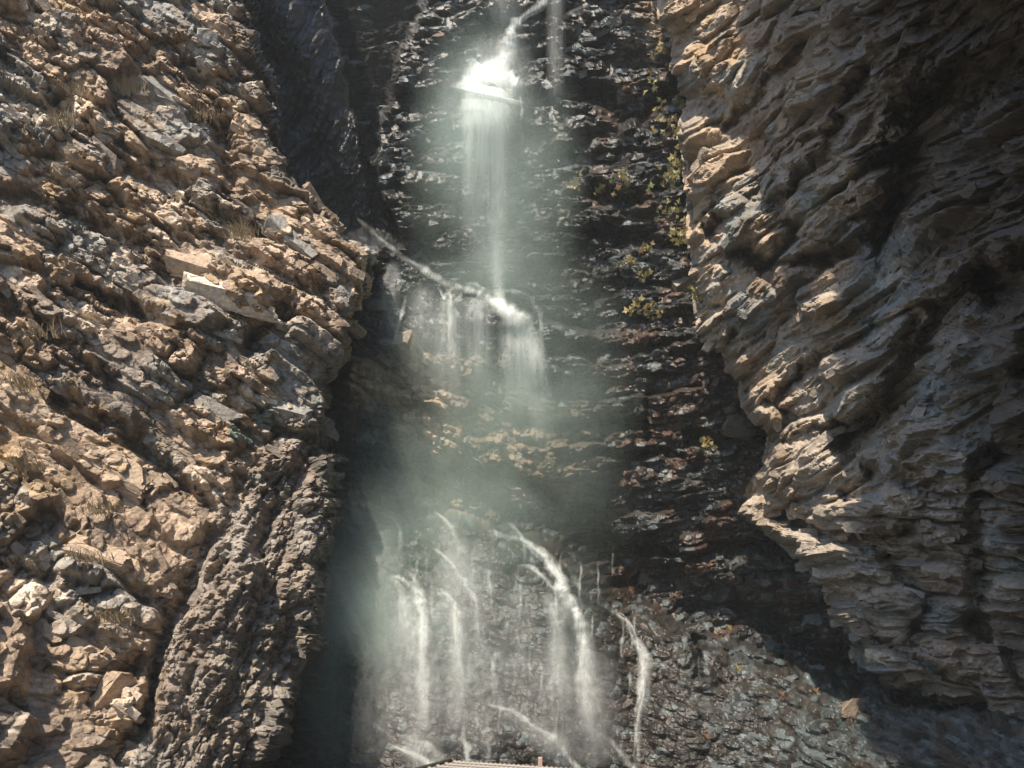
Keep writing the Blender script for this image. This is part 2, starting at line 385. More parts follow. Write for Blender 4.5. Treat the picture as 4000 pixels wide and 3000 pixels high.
# ------------------------------------------------------------------ right cliff, leaning over
NV, NC = 760, 400
vv = np.linspace(-140, 790, NV)[:, None] * np.ones((1, NC)); cc = np.linspace(0, 1, NC)[None, :] * np.ones((NV, 1))
edge = np.interp(vv, [-150, 0, 74, 167, 204, 268, 330, 345, 374, 400, 432, 469, 497, 515, 545, 564, 609, 657, 683, 700, 712, 735, 800],
                 [640, 662, 681, 687, 689, 695, 704, 716, 735, 745, 771, 768, 745, 735, 790, 808, 835, 858, 878, 930, 985, 1024, 1150])
K = .06
wr = np.clip(1 - cc / K, 0, 1); cf = np.clip((cc - K) / (1 - K), 0, 1)
uu = edge + (1250 - edge) * cf ** 1.15 + 10 * wr
WU = 22 * (fbm(uu / 30, vv / 30, 821) - .5) + 8 * (fbm(uu / 8, vv / 8, 822) - .5); WV = 22 * (fbm(uu / 30, vv / 30, 823) - .5) + 8 * (fbm(uu / 8, vv / 8, 824) - .5)
hv = 1 - vv / 768
Yr = np.interp(uu, [640, 700, 780, 880, 980, 1080, 1250], [20.0, 18.8, 17.0, 14.8, 12.6, 11.2, 9.4])
Y = Yr - (.6 + 4.6 * ss(uu, 740, 1000)) * np.clip(hv, 0, 1.05) + 1.6 * ss(cf, .06, 0) ** 2 + wr * 5
Y = np.maximum(Y, 5.)
botm = np.interp(uu, [640, 745, 808, 858, 878, 930, 985, 1024, 1150], [520, 520, 575, 657, 683, 702, 713, 735, 800])
Y = Y + 1.6 * ss(vv, botm - 26, botm) ** 2 * ss(uu, 780, 860)
for pts, wd, dp in [
    ([(986, 280), (935, 330), (890, 410), (850, 440)], 16, 1.7), ([(1024, 430), (985, 470), (978, 540), (990, 600)], 13, 1.2),
    ([(1040, 60), (940, 100), (905, 160), (890, 230)], 26, 1.6), ([(860, 80), (830, 140), (790, 190)], 8, .8), ([(960, 60), (950, 150), (930, 210)], 60, 2.2),
    ([(790, 230), (770, 280), (740, 250)], 9, .7), ([(770, 275), (810, 262), (850, 250)], 9, 1.2), ([(700, 215), (712, 235), (722, 215)], 6, .8),
    ([(775, 515), (830, 535), (870, 545), (910, 530)], 7, 1.1), ([(735, 330), (715, 350), (705, 330)], 6, .8), ([(890, 560), (930, 600), (920, 640)], 8, .7), ([(790, 440), (840, 420), (870, 470)], 7, .6),
    ([(960, 500), (900, 480), (850, 500)], 6, .6), ([(800, 380), (850, 350), (900, 300)], 6, .5), ([(720, 120), (760, 90), (800, 40)], 6, .5), ([(745, 200), (790, 150), (850, 120)], 6, .5),
    ([(980, 620), (1010, 660), (1040, 700)], 10, .8), ([(880, 640), (940, 670), (1000, 690)], 5, .5), ([(1000, 300), (1040, 250)], 12, 1.0), ([(805, 365), (775, 400), (790, 420)], 5, .6)]:
    Y = Y + groove(uu, vv, pts, wd, dp * Yr / 16)
for pts, wd, dp in [([(1030, 300), (1005, 370), (1024, 430)], 20, 1.3), ([(900, 480), (850, 560)], 26, .8), ([(760, 180), (740, 230)], 22, .6), ([(720, 180), (705, 200)], 16, .6)]:
    Y = Y - groove(uu, vv, pts, wd, dp)
P = np.stack([(uu - 512) / F * Y, Y, CZ + (HOR - vv) / F * Y], -1)
s_ = np.interp(uu, [640, 800, 1000, 1250], [0., 3.4, 6.6, 10.0]) ; t_ = (740 - vv) * .0185
p = s_ + (fbm(s_ * .6, t_ * .6, 403) - .5) * .45; q = t_ + (fbm(s_ * .6, t_ * .6, 404) - .5) * .45
p = p + wr * 3
N = normals(P)
lay = ss(vv + (uu - 900) * .3 + 60 * (fbm(p * .5, q * .5, 405) - .5), 430, 520)   # level bedding low down, steep plates above
e1, f1 = slabs(p, q, .85, 2.6, .68, 411, 9, .5); e2, f2 = slabs(p, q, .36, 3.2, .6, 421, 9, .6); e3, f3 = slabs(p, q, .15, 3.0, .7, 431, 5, .9)
g1, k1 = slabs(p, q, .70, 2.8, -.05, 441, 9, .4); g2, k2 = slabs(p, q, .30, 3.4, -.1, 451, 9, .5); g3, k3 = slabs(p, q, .13, 3.0, -.1, 461, 5, .8)
e4, f4 = slabs(p, q, .07, 2., .5, 471, 4, 1.)
upz = ss(vv, 330, 200) * .75
def edge_of(h):
    gy_, gx_ = np.gradient(h); return ss(np.hypot(gx_, gy_), .25, .06)     # keep the small relief off the steep sides of the big blocks
k_ = edge_of(blur(e1, 1)) * (1 - lay) + edge_of(blur(g1, 1)) * lay; k_ = k_ * (edge_of(blur(e2, 1)) * (1 - lay) + edge_of(blur(g2, 1)) * lay)
k_ = blur(k_, 1)
d = (.46 * e1 + .26 * e2 + .10 * e3 * k_) * (1 - lay) + (.40 * g1 + .24 * g2 + .11 * g3 * k_) * lay + .03 * e4 * k_
disp = d + .03 * fbm(p * 6, q * 6, 480) + .6 * (fbm(p * .4, q * .4, 481) - .5)
P = P + N * disp[..., None]
fi = np.where(lay > .5, k2, f2); fj = np.where(lay > .5, k3, f3)
nz1 = fbm(p * .5, q * .5, 491); nz2 = fbm(p * 1.5, q * 1.5, 492)
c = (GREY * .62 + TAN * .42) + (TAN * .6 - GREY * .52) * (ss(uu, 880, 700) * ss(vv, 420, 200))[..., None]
c = mixc(c, TAN * .8, .7 * ss(nz1, .45, .56)); c = mixc(c, BROWN * 1.1, .75 * ss(nz2 * .6 + fi * .4, .52, .62))
c = mixc(c, SLATE * 1.5, .55 * ss(fbm(p * .9 + 9, q * .9, 497), .56, .66))
c = mixc(c, PALE * .75, .5 * ss(fi, .75, .8)); c = mixc(c, OCHRE * .7, .5 * ss(nz2, .3, .22))
c = mixc(c, SLATE * 1.3, .5 * ss(fj, .85, .9))
c = mixc(c, BROWN * .45, .8 * ss(uu + (vv - 200) * -.35, 850, 980))  # shade of the upper right corner painted into the rock colour
c = c * (.78 + .44 * fj[..., None])
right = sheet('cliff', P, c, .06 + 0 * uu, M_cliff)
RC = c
tag(right, 'overhanging brown and grey cliff of thin plates on the right', kind='structure')
RP, RU, RV, RN = P, uu, vv, N

# ------------------------------------------------------------------ the brow: unseen overhang added above and beside the picture to shade the right cliff
bs = np.linspace(0, 1, 190); bt = np.linspace(0, 1, 130)
S_, T_ = np.meshgrid(bs, bt)
yy = -14 + S_ * 28.5
ang_ = np.clip((T_ - .3) / .7, 0, 1) * math.pi                  # side wall, then underside, lip and top
low_ = np.clip(T_ / .3, 0, 1)
lipx = 2.9 + .5 * np.sin(S_ * 9) + 1.6 * (fbm(S_ * 12, S_ * 0 + 3, 601) - .5)
zc_ = np.maximum(2.6 + .84 * yy, 5.5) + 3.2
side = np.maximum(9.6, .74 * yy)
bx = lipx + (side + 1.2 - lipx) * (1 - np.sin(ang_)); bx = np.where(T_ < .3, side + 1.2 * low_, bx)
bz = zc_ - np.cos(ang_) * 2.6 + (1 - np.sin(ang_)) * np.where(ang_ < math.pi / 2, 0, 6); bz = np.where(T_ < .3, -3.5 + (zc_ - 2.6 + 3.5) * low_, bz)
Pb = np.stack([bx, yy, bz], -1)
hb, ib_ = slabs(yy + bx * .4, bx + bz, 1.3, 2.2, .4, 611, 7, .6)
Pb[..., 0] -= np.where(T_ < .3, .25, .7) * hb; Pb[..., 2] += .4 * hb * np.where(ang_ < math.pi / 2, 0, 1)
brow = sheet('cliff', Pb, np.zeros(Pb.shape, np.float32) + GREY, 0 * S_, M_cliff)
tag(brow, 'unseen brow added above the right cliff to shade it', kind='structure')

# ------------------------------------------------------------------ ground below the frame
gx = np.linspace(-60, 60, 140); gy = np.linspace(-60, 40, 120)
GX, GY = np.meshgrid(gx, gy[::-1])
GZ = -1.9 * ss(GY, -2, 6) - .9 * ss(GY, 8, 18) + (fbm(GX * .5, GY * .5, 501) - .5) * .5 + 5 * ss(np.abs(GX), 12, 50)
G = np.stack([GX, GY, GZ], -1)
gcol = np.zeros(G.shape, np.float32) + GREY * .28
ground = sheet('ground', G, gcol, .4 + 0 * GX, M_cliff); tag(ground, kind='structure')

# ------------------------------------------------------------------ single rocks that stand out of the faces
def rock_mesh(seed, flat=.4, cuts=1):
    """an angular broken slab: a box cut by random planes"""
    r = random.Random(seed); bm = bmesh.new(); bmesh.ops.create_cube(bm, size=1)
    for vtx in bm.verts: vtx.co.z *= flat; vtx.co += Vector((r.uniform(-.1, .1), r.uniform(-.16, .16), r.uniform(-.08, .08)))
    for k in range(r.randint(4, 7)):
        d = Vector((r.gauss(0, 1), r.gauss(0, .9), r.gauss(0, .5))).normalized()
        ext = max(vtx.co.dot(d) for vtx in bm.verts)
        res = bmesh.ops.bisect_plane(bm, geom=bm.verts[:] + bm.edges[:] + bm.faces[:], plane_co=d * ext * r.uniform(.62, .86), plane_no=d, clear_outer=True)
        ed = [e for e in bm.edges if e.is_boundary]
        if ed: bmesh.ops.contextual_create(bm, geom=ed)
    bmesh.ops.triangulate(bm, faces=bm.faces[:]); bmesh.ops.subdivide_edges(bm, edges=bm.edges[:], cuts=1)
    if cuts > 1: bmesh.ops.subdivide_edges(bm, edges=bm.edges[:], cuts=cuts)
    for vtx in bm.verts:
        f = r.uniform(-.045, .03); vtx.co += Vector((vtx.co.x * f * 2 + r.uniform(-.02, .02), vtx.co.y * f * 2 + r.uniform(-.02, .02), vtx.co.z * f + r.uniform(-.018, .018)))
    bmesh.ops.recalc_face_normals(bm, faces=bm.faces)
    me = bpy.data.meshes.new('rock'); bm.to_mesh(me); bm.free(); me.materials.append(M_piece)
    return me
ROCKS = [rock_mesh(100 + k, .32 + .07 * (k % 5)) for k in range(24)]
def put_rock(parent, loc, n, ang, size, col, wet, name='rock', sink=.1, tl=.22):
    """lay a slab on the face: x along the bedding, z out of the face"""
    n = Vector(n).normalized()
    x = Vector((math.cos(ang), 0, math.sin(ang))); x = (x - n * x.dot(n)).normalized(); y = n.cross(x)
    m = Matrix((x, y, n)).transposed().to_4x4()
    tilt = Matrix.Rotation(random.uniform(-tl, tl), 4, 'X') @ Matrix.Rotation(random.uniform(-tl, tl), 4, 'Y')
    m = Matrix.Translation(loc - n * sink * size[2]) @ m @ tilt @ Matrix.Diagonal((*size, 1))
    o = bpy.data.objects.new(name, random.choice(ROCKS)); C.objects.link(o)
    o.matrix_world = m; o.color = (*col, wet)
    if parent: o.parent = parent
    return o
def scatter(parent, PP, UU, VV, NN, Cc, n, okf, angf, sizef, wetf, off, tl=.22):
    H, W = UU.shape; k = 0; tries = 0
    while k < n and tries < n * 40:
        tries += 1
        i = random.randrange(4, H - 4); j = random.randrange(4, W - 4)
        u, v = UU[i, j], VV[i, j]
        if not (0 < u < 1024 and 0 < v < 768) or not okf(u, v, i, j): continue
        loc = Vector(PP[i, j]); s = sizef(u, v) * (loc.y / 16); s = s * random.uniform(.7, 1.3)
        col = np.clip(Cc[i - 3:i + 4, j - 3:j + 4].mean((0, 1)) * random.uniform(.85, 1.25), 0, 1)
        put_rock(parent, loc, NN[i, j], angf(u, v) + random.gauss(0, .22), (s * random.uniform(1, 2.0), s * random.uniform(.5, .9), s * random.uniform(.8, 1.3)), col, wetf(u, v), sink=off, tl=tl)
        k += 1
rough_at = lambda u, v: u > 170 and v > 470
scatter(left, LP, LU, LV, LN, LC, 290, lambda u, v, i, j: LW[i, j] < .05 and random.random() < (.35 if rough_at(u, v) else 1),
        lambda u, v: (1.2 if rough_at(u, v) else -.5), lambda u, v: random.choice((.17, .2, .24, .34)), lambda u, v: .15, .3)
bu, bv = np.meshgrid(BU0, BV0)
def c_at_back(u, v): pass
scatter(back, BP, bu, bv, BN, BC, 240,
        lambda u, v, i, j: u > 360 and (u < 680 or v > 480) and u < 860 and v > 10,
        lambda u, v: (-.42 if (u < 560 and 320 < v) else .05), lambda u, v: random.choice((.17, .22, .28)), lambda u, v: (.35 if (u < 540 and 350 < v < 500) else .95), .35, .1)
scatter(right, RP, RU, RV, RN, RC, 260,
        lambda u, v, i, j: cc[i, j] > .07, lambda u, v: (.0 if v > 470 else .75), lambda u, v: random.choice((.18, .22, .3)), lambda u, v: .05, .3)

# ------------------------------------------------------------------ nearest depth of the faces, for standing things on them
def zbuf(sheets):
    Z = np.full((900, 1200), 99., np.float32)
    for S in sheets:
        S = S.reshape(-1, 3); U = np.round(512 + F * S[:, 0] / S[:, 1]).astype(int) + 88; V_ = np.round(HOR - F * (S[:, 2] - CZ) / S[:, 1]).astype(int) + 66
        k = (U > 1) & (U < 1198) & (V_ > 1) & (V_ < 898)
        np.minimum.at(Z, (V_[k], U[k]), S[k, 1])
    return Z
ZB = zbuf([BP]); ZA = zbuf([LP, BP, RP])
def bY(u, v, r=2, Z=None):
    Z = ZB if Z is None else Z
    i = min(max(int(v) + 66, r), 899 - r); j = min(max(int(u) + 88, r), 1199 - r)
    return float(Z[i - r:i + r + 1, j - r:j + r + 1].min())
# ------------------------------------------------------------------ water
rb = random.Random(31)
def catmull(pts, n=10):
    P_ = [np.array(x, float) for x in pts]; P_ = [2 * P_[0] - P_[1]] + P_ + [2 * P_[-1] - P_[-2]]; out = []
    for k in range(1, len(P_) - 2):
        a, b, c_, d = P_[k - 1:k + 3]
        for t in np.linspace(0, 1, n, endpoint=False):
            out.append(.5 * ((2 * b) + (c_ - a) * t + (2 * a - 5 * b + 4 * c_ - d) * t * t + (3 * b - a - 3 * c_ + d) * t ** 3))
    out.append(P_[-2]); return out
def ribbon(parent, pts, off=.3, mat=None, name='stream', across=9, bulge=.5, smooth=9, soft=1.5):
    """pts: (u, v, width in px, density). A sheet of water standing `off` metres proud of the wall."""
    if mat is None: pts = [(x[0], x[1], x[2] * (1.6 if x[2] < 14 else 1.0), x[3] * .8) for x in pts]
    L_ = catmull(pts, 12); n = len(L_)
    ys = np.array([bY(x[0], x[1], max(3, int(x[2] * .35))) for x in L_])
    if n > smooth:
        k = np.ones(smooth) / smooth; ys = np.minimum(ys, np.convolve(np.pad(ys, smooth // 2, 'edge'), k, 'valid')[:n])
        ys = np.convolve(np.pad(ys, smooth // 2, 'edge'), k, 'valid')[:n]
    vs_, fs_, den = [], [], []
    if mat is None:                                              # ragged edges: the strand swells, thins and wavers as it drops
        ii = np.arange(n) * 1.0; sd_ = rb.randint(0, 9999)
        nw = vnoise(ii / 4.5, ii * 0, sd_); nx_ = vnoise(ii / 5.5, ii * 0, sd_ + 1) - .5; nd_ = vnoise(ii / 3.0, ii * 0, sd_ + 2)
        L_ = [np.array((x[0] + nx_[k] * min(4., x[2] * .6), x[1], x[2] * (.55 + .9 * nw[k]), x[3] * (.45 + 1.1 * nd_[k]))) for k, x in enumerate(L_)]
    for i, x in enumerate(L_):
        a = L_[max(i - 1, 0)]; b = L_[min(i + 1, n - 1)]
        tx, ty = b[0] - a[0], b[1] - a[1]; l = math.hypot(tx, ty) + 1e-6; nx, ny = -ty / l, tx / l
        if abs(nx) < .25 and len(pts) > 1: nx = math.copysign(.25, nx or -1)
        for j in range(across):
            s = j / (across - 1) * 2 - 1
            Yp = ys[i] - off - bulge * (1 - s * s) * x[2] / F * ys[i] * .5
            vs_.append(at(x[0] + nx * s * x[2] * .5, x[1] + ny * s * x[2] * .5, Yp))
            den.append(min(1, i / 4, (n - 1 - i) / 6) * max(0., x[3]) * max(0, 1 - abs(s) ** 2) ** soft)
    for i in range(n - 1):
        for j in range(across - 1):
            k = i * across + j; fs_.append((k, k + 1, k + across + 1, k + across))
    me = mesh(name, vs_, fs_, True)
    at_ = me.attributes.new('den', 'FLOAT', 'POINT'); at_.data.foreach_set('value', np.array(den, np.float32))
    return link(name, me, mat or M_stream, parent)
def fall(label, spot):
    e = bpy.data.objects.new('waterfall', None); C.objects.link(e); e.location = spot
    tag(e, label, kind='structure'); return e
def build(parent, strands, **kw):
    inv = None
    for s in strands:
        o = ribbon(parent, s[0], s[1] if len(s) > 1 else .28, s[2] if len(s) > 2 else None, s[3] if len(s) > 3 else 'stream', **kw)
        o.matrix_parent_inverse = Matrix.Translation(-parent.location)
        if len(s) < 3 and len(s[0]) > 4 and max(x[2] for x in s[0]) < 20:                         # finer threads braided with the main strand
            for q_ in range(3):
                ph = rb.uniform(0, 6); am = min(3., s[0][len(s[0]) // 2][2] * .45)
                pts = [(x[0] + am * math.sin(ph + i * 1.3 + q_), x[1] + rb.uniform(-1.5, 1.5), max(1.6, x[2] * rb.uniform(.25, .5)), x[3] * rb.uniform(.2, .9)) for i, x in enumerate(s[0])]
                t_ = ribbon(parent, pts, (s[1] if len(s) > 1 else .28) + .05 * q_, None, 'stream'); t_.matrix_parent_inverse = Matrix.Translation(-parent.location)

V = M_veil
top_f = fall('upper white fall bursting on a rock high on the dark wall', at(490, 280, 22.5))
build(top_f, [
    ([(500, -30, 40, .35), (508, 20, 40, .4), (505, 60, 30, .3), (500, 80, 30, 0)], .5, V, 'veil'),
    ([(560, -25, 6, .9), (545, 2, 7, 1.2), (525, 16, 8, 1.5), (513, 28, 9, 2), (508, 44, 11, 2.2), (504, 58, 16, 2.4), (497, 72, 30, 2.4), (490, 86, 44, 2.6), (487, 100, 48, 1.8), (485, 116, 46, 1.0), (484, 136, 44, .2)], .35),
    ([(590, 5, 4, .2), (575, 12, 4, .5), (562, 18, 4, .2)],),
    ([(506, 40, 14, 1.0), (504, 60, 30, 2), (492, 78, 50, 3), (489, 90, 62, 3.4), (486, 104, 44, 2.8), (482, 116, 40, 1.4), (480, 130, 36, .3)], .45),
    ([(500, 74, 12, 0), (508, 80, 14, 2.6), (520, 84, 8, 1.5)], .5),
    ([(500, 60, 14, .5), (488, 68, 18, 2.6), (474, 78, 16, 2.4), (464, 84, 9, 1.6), (456, 86, 4, .3)], .5),
    ([(503, 62, 10, .5), (508, 74, 14, 2.6), (516, 82, 10, 2.4), (524, 86, 4, .5)], .5),
    ([(470, 84, 10, .3), (474, 96, 14, 2.2), (478, 108, 16, 1.6), (480, 122, 16, .2)], .55),
    ([(512, 84, 10, .5), (502, 92, 18, 2.2), (490, 104, 22, 2.2), (482, 116, 20, .6)], .6),
    ([(500, 30, 50, .2), (496, 70, 90, .6), (490, 100, 110, .6), (488, 140, 110, .2)], .9, V, 'veil'),
    ([(490, 70, 30, 0), (489, 84, 40, 1.2), (488, 98, 56, 1.6), (488, 120, 62, 1.3), (489, 160, 62, .75), (490, 200, 64, .5), (492, 240, 66, .3), (494, 280, 66, 0)], .5, V, 'veil'),
    ([(474, 84, 10, 0), (470, 100, 14, 1.0), (469, 150, 16, .7), (469, 200, 18, .4), (469, 240, 18, 0)], .45, V, 'veil'),
    ([(498, 80, 12, 0), (500, 100, 16, 1.2), (500, 150, 18, .9), (499, 200, 20, .8), (497, 250, 22, .6), (497, 290, 22, .5)], .55, V, 'veil'),
    ([(519, 86, 2.5, .8), (521, 100, 2.5, .9), (522, 130, 2.5, .5), (522, 160, 2, 0)],),
    ([(555, -20, 22, .5), (556, 30, 22, .45), (556, 70, 22, .3), (556, 110, 20, 0)], .4, V, 'veil'),
    ([(497, 240, 14, .5), (498, 270, 14, .7), (499, 300, 16, .8), (500, 318, 20, .3)], .4, V, 'veil'),
    ([(484, 160, 5, .2), (486, 175, 4, .6), (488, 200, 4, .3), (489, 230, 4, 0)],),
])
mid_f = fall('middle fall running down the sloping ledge and off its lip', at(500, 430, 21))
build(mid_f, [
    ([(352, 214, 3, .1), (365, 225, 3, .3), (380, 238, 3.5, .5), (398, 252, 4, .9), (420, 267, 5, 1.1), (440, 280, 6, 1.3), (455, 286, 5, 1.1), (470, 290, 5, 1.2), (482, 295, 6, 1.5), (494, 303, 7, 1.9), (506, 309, 8, 2.2), (517, 315, 8, 1.9), (526, 323, 9, 1.2), (531, 336, 10, .9), (535, 352, 14, .7), (540, 372, 18, .4), (542, 395, 20, 0)], .25),
    ([(462, 284, 3, .3), (474, 284, 3, .9), (482, 288, 3, .8), (492, 292, 4, 1.2), (505, 291, 4, 1.4), (515, 292, 4, 1), (528, 297, 3, .5), (534, 304, 3, .4), (540, 313, 3, .3), (542, 340, 3, .4), (542, 362, 3, 0)],),
    ([(499, 290, 12, .8), (500, 300, 14, 1.0), (502, 312, 16, .6)], .2, V, 'veil'),
    ([(482, 294, 6, .6), (494, 302, 8, 1.6), (506, 309, 10, 2.2), (517, 315, 11, 2.2), (527, 323, 11, 1.4), (532, 338, 12, .5)], .5),
    ([(496, 304, 10, .8), (508, 314, 20, 1.4), (518, 324, 26, 1.2), (526, 345, 30, .6), (530, 370, 34, 0)], .5, V, 'veil'),
    ([(455, 286, 3, .8), (448, 292, 3, .8), (444, 299, 3, .8), (441, 290, 3, .5), (436, 287, 3, .3)],),
    ([(449, 292, 2.5, .7), (450, 297, 3, 1), (450, 315, 3, 1.1), (450, 335, 4, .7), (454, 350, 6, .3), (456, 375, 8, 0)],),
    ([(462, 292, 3, .6), (457, 299, 4, .8), (452, 304, 4, .5)],),
    ([(452, 292, 34, .6), (450, 330, 40, .7), (450, 380, 44, .45), (452, 430, 46, 0)], .4, V, 'veil'),
    ([(478, 296, 30, .9), (478, 315, 34, .8), (480, 355, 38, .5), (482, 410, 40, 0)], .4, V, 'veil'),
    ([(508, 316, 26, .9), (512, 335, 32, .9), (516, 365, 38, .6), (521, 400, 44, .45), (526, 440, 46, 0)], .4, V, 'veil'),
    ([(518, 318, 4, 1.2), (520, 335, 4, .9), (524, 360, 5, .5), (528, 400, 8, .2), (530, 420, 8, 0)],),
    ([(527, 325, 22, .6), (534, 350, 26, .8), (539, 385, 28, .6), (541, 420, 30, .45), (542, 460, 30, 0)], .5, V, 'veil'),
    ([(390, 262, 4, .3), (386, 275, 5, .5), (382, 295, 8, .3), (380, 320, 10, 0)],),
    ([(395, 260, 14, .4), (392, 290, 22, .4), (390, 330, 26, .2), (390, 370, 28, 0)], .4, V, 'veil'),
    ([(402, 295, 3, .3), (405, 300, 3, .5), (398, 330, 3, .6), (394, 350, 3, .3), (391, 372, 3, 0)],),
    ([(418, 300, 3, .1), (428, 305, 3, .7), (436, 310, 3, .2)],),
    ([(424, 280, 34, .3), (424, 320, 40, .45), (430, 370, 46, .2), (432, 400, 46, 0)], .3, V, 'veil'),
    ([(548, 372, 2.5, 0), (546, 378, 3, .7), (548, 392, 4, .8), (550, 404, 3, 0)],),
    ([(509, 345, 3, .0), (506, 352, 3, .5), (500, 372, 3, .2), (498, 385, 3, 0)],),
    ([(476, 350, 3, 0), (477, 360, 3, .4), (474, 385, 3, 0)],),
])
low_f = fall('lower fall spreading in many white strands over the dark apron', at(490, 740, 18))
rs = random.Random(5)
low = [
    ([(375, 512, 4, .3), (390, 515, 4, .8), (397, 522, 4, .7), (400, 540, 5, .5), (400, 562, 5, 0)],),
    ([(388, 578, 4, .4), (398, 577, 4, 1.3), (406, 581, 5, 1.1), (414, 588, 6, 1.1), (420, 598, 8, 1.2), (423, 615, 11, 1.1), (424, 640, 13, 1.0), (424, 680, 15, .7), (424, 715, 16, .5), (424, 740, 16, 0)], .75),
    ([(392, 578, 3, .6), (399, 585, 5, .9), (402, 600, 7, .6), (404, 625, 9, .3), (404, 650, 9, 0)],),
    ([(408, 572, 3, .2), (414, 578, 4, 1.), (421, 590, 5, .9), (424, 605, 6, .5)],),
    ([(405, 585, 30, .4), (412, 620, 38, .5), (416, 660, 44, .4), (420, 710, 46, .3), (424, 760, 46, .1)], .8, V, 'veil'),
    ([(432, 510, 3, .1), (440, 516, 3, .6), (452, 530, 4, .5), (458, 545, 5, .4), (460, 565, 5, 0)],),
    ([(436, 595, 3, .6), (443, 594, 4, 1.0), (451, 601, 5, .9), (456, 610, 6, 1.0), (458, 630, 7, 1.0), (459, 655, 7, .7), (460, 690, 8, .3), (460, 720, 8, 0)],),
    ([(455, 600, 20, .3), (458, 640, 26, .6), (458, 690, 30, .4), (458, 750, 32, .1)], .4, V, 'veil'),
    ([(457, 578, 3, .6), (464, 579, 3, .9), (467, 586, 3, .8), (472, 593, 3, .8), (476, 604, 4, .6), (478, 630, 4, .3), (478, 660, 4, 0)],),
    ([(462, 592, 2.5, .5), (470, 594, 3, .9), (475, 600, 3, .3)],),
    ([(494, 645, 4, .2), (494, 665, 5, .7), (494, 680, 6, .7), (495, 700, 6, .2)],),
    ([(478, 700, 3, .3), (478, 720, 3, .5), (476, 735, 3, 0)],),
    ([(488, 528, 3, .3), (500, 535, 4, .8), (510, 538, 4, 1.0), (522, 540, 5, 1.1), (534, 547, 5, 1.1), (545, 557, 6, 1.2), (552, 567, 7, 1.4), (559, 578, 8, 1.4), (563, 590, 9, 1.6), (571, 600, 9, 1.5), (577, 612, 10, 1.4), (581, 630, 11, 1.2), (583, 655, 12, 1.0), (584, 685, 13, .7), (587, 715, 16, .4), (590, 740, 18, 0)], .5),
    ([(520, 540, 10, .2), (545, 556, 14, .6), (560, 580, 16, .6), (566, 610, 20, .4), (570, 640, 20, 0)], .3, V, 'veil'),
    ([(516, 566, 3, .4), (528, 566, 3, .9), (540, 575, 4, .8), (549, 585, 4, .8), (556, 592, 5, .7)],),
    ([(533, 552, 3, .2), (545, 562, 4, .8), (551, 572, 4, .4)],),
    ([(563, 560, 3, .2), (572, 572, 4, .6), (578, 584, 5, .3), (582, 600, 5, 0)],),
    ([(545, 590, 14, .4), (556, 620, 22, .6), (558, 660, 26, .4), (558, 710, 30, 0)], .35, V, 'veil'),
    ([(580, 610, 20, .4), (586, 650, 24, .6), (590, 700, 34, .5), (594, 750, 38, .2), (596, 775, 38, 0)], .4, V, 'veil'),
    ([(606, 604, 3, .3), (612, 610, 4, .9), (620, 616, 4, 1.), (628, 625, 4, .8), (634, 638, 5, .7), (640, 646, 5, .8), (644, 656, 8, .7), (643, 670, 6, .8), (641, 690, 5, .9), (639, 710, 5, .8), (638, 735, 5, .7), (637, 755, 5, .4), (637, 775, 5, 0)],),
    ([(638, 640, 12, .4), (646, 665, 16, .5), (644, 700, 16, .2), (644, 730, 14, 0)], .3, V, 'veil'),
    ([(484, 703, 4, .3), (500, 709, 5, .7), (512, 711, 5, .6), (526, 720, 5, .9), (538, 730, 6, .9), (552, 738, 7, 1.0), (562, 744, 7, .8), (566, 754, 6, .7), (576, 766, 6, .8), (582, 780, 6, .4)], .2),
    ([(500, 712, 30, .2), (530, 730, 34, .4), (560, 750, 36, .4), (580, 775, 34, .1)], .3, V, 'veil'),
    ([(570, 728, 4, .2), (590, 730, 5, .6), (606, 737, 5, .7), (616, 747, 5, .6), (626, 760, 6, .5), (636, 775, 6, .3)],),
    ([(462, 720, 3, .1), (463, 740, 4, .7), (468, 752, 6, .9), (470, 764, 9, 1.1), (472, 778, 10, .3)],),
    ([(491, 728, 4, .2), (488, 745, 5, .5), (487, 762, 5, .5), (486, 776, 5, 0)],),
    ([(392, 746, 4, .6), (404, 750, 6, 1.1), (418, 758, 7, 1.3), (432, 768, 8, 1.4), (445, 780, 8, .6)], .2),
    ([(410, 742, 5, .4), (422, 743, 5, .9), (432, 750, 6, .9), (440, 760, 6, .5)],),
    ([(395, 745, 40, .3), (420, 755, 46, .7), (440, 780, 50, .3)], .35, V, 'veil'),
    ([(336, 715, 5, .1), (362, 720, 5, .4), (382, 730, 5, .4), (395, 740, 5, .1)],),
    ([(440, 505, 30, .1), (450, 540, 40, .3), (455, 580, 44, .3), (458, 620, 40, 0)], .4, V, 'veil'),
    ([(380, 520, 30, .1), (385, 560, 40, .35), (385, 620, 44, .2), (380, 680, 44, 0)], .4, V, 'veil'),
    ([(500, 525, 3, .5), (512, 526, 3, .5), (520, 534, 3, .4), (524, 548, 3, .3), (526, 570, 4, 0)],),
    ([(432, 548, 3, .4), (440, 552, 3, .7), (450, 562, 3, .7), (456, 570, 3, .5), (459, 580, 3, .3)],),
    ([(420, 535, 3, .1), (430, 540, 3, .5), (440, 548, 3, .3)],),
]
for u, v0, v1, w_, d_ in [(400, 590, 760, 50, .22), (440, 560, 770, 60, .3), (480, 600, 770, 60, .3), (520, 570, 760, 60, .25), (560, 620, 775, 60, .35), (600, 640, 775, 50, .25), (380, 620, 780, 60, .15), (470, 530, 640, 70, .3)]:
    low.append(([(u, v0, w_ * .7, 0), (u, v0 * .7 + v1 * .3, w_, d_), (u + 2, v0 * .3 + v1 * .7, w_ * 1.1, d_), (u + 2, v1, w_ * 1.1, 0)], .9, V, 'veil'))
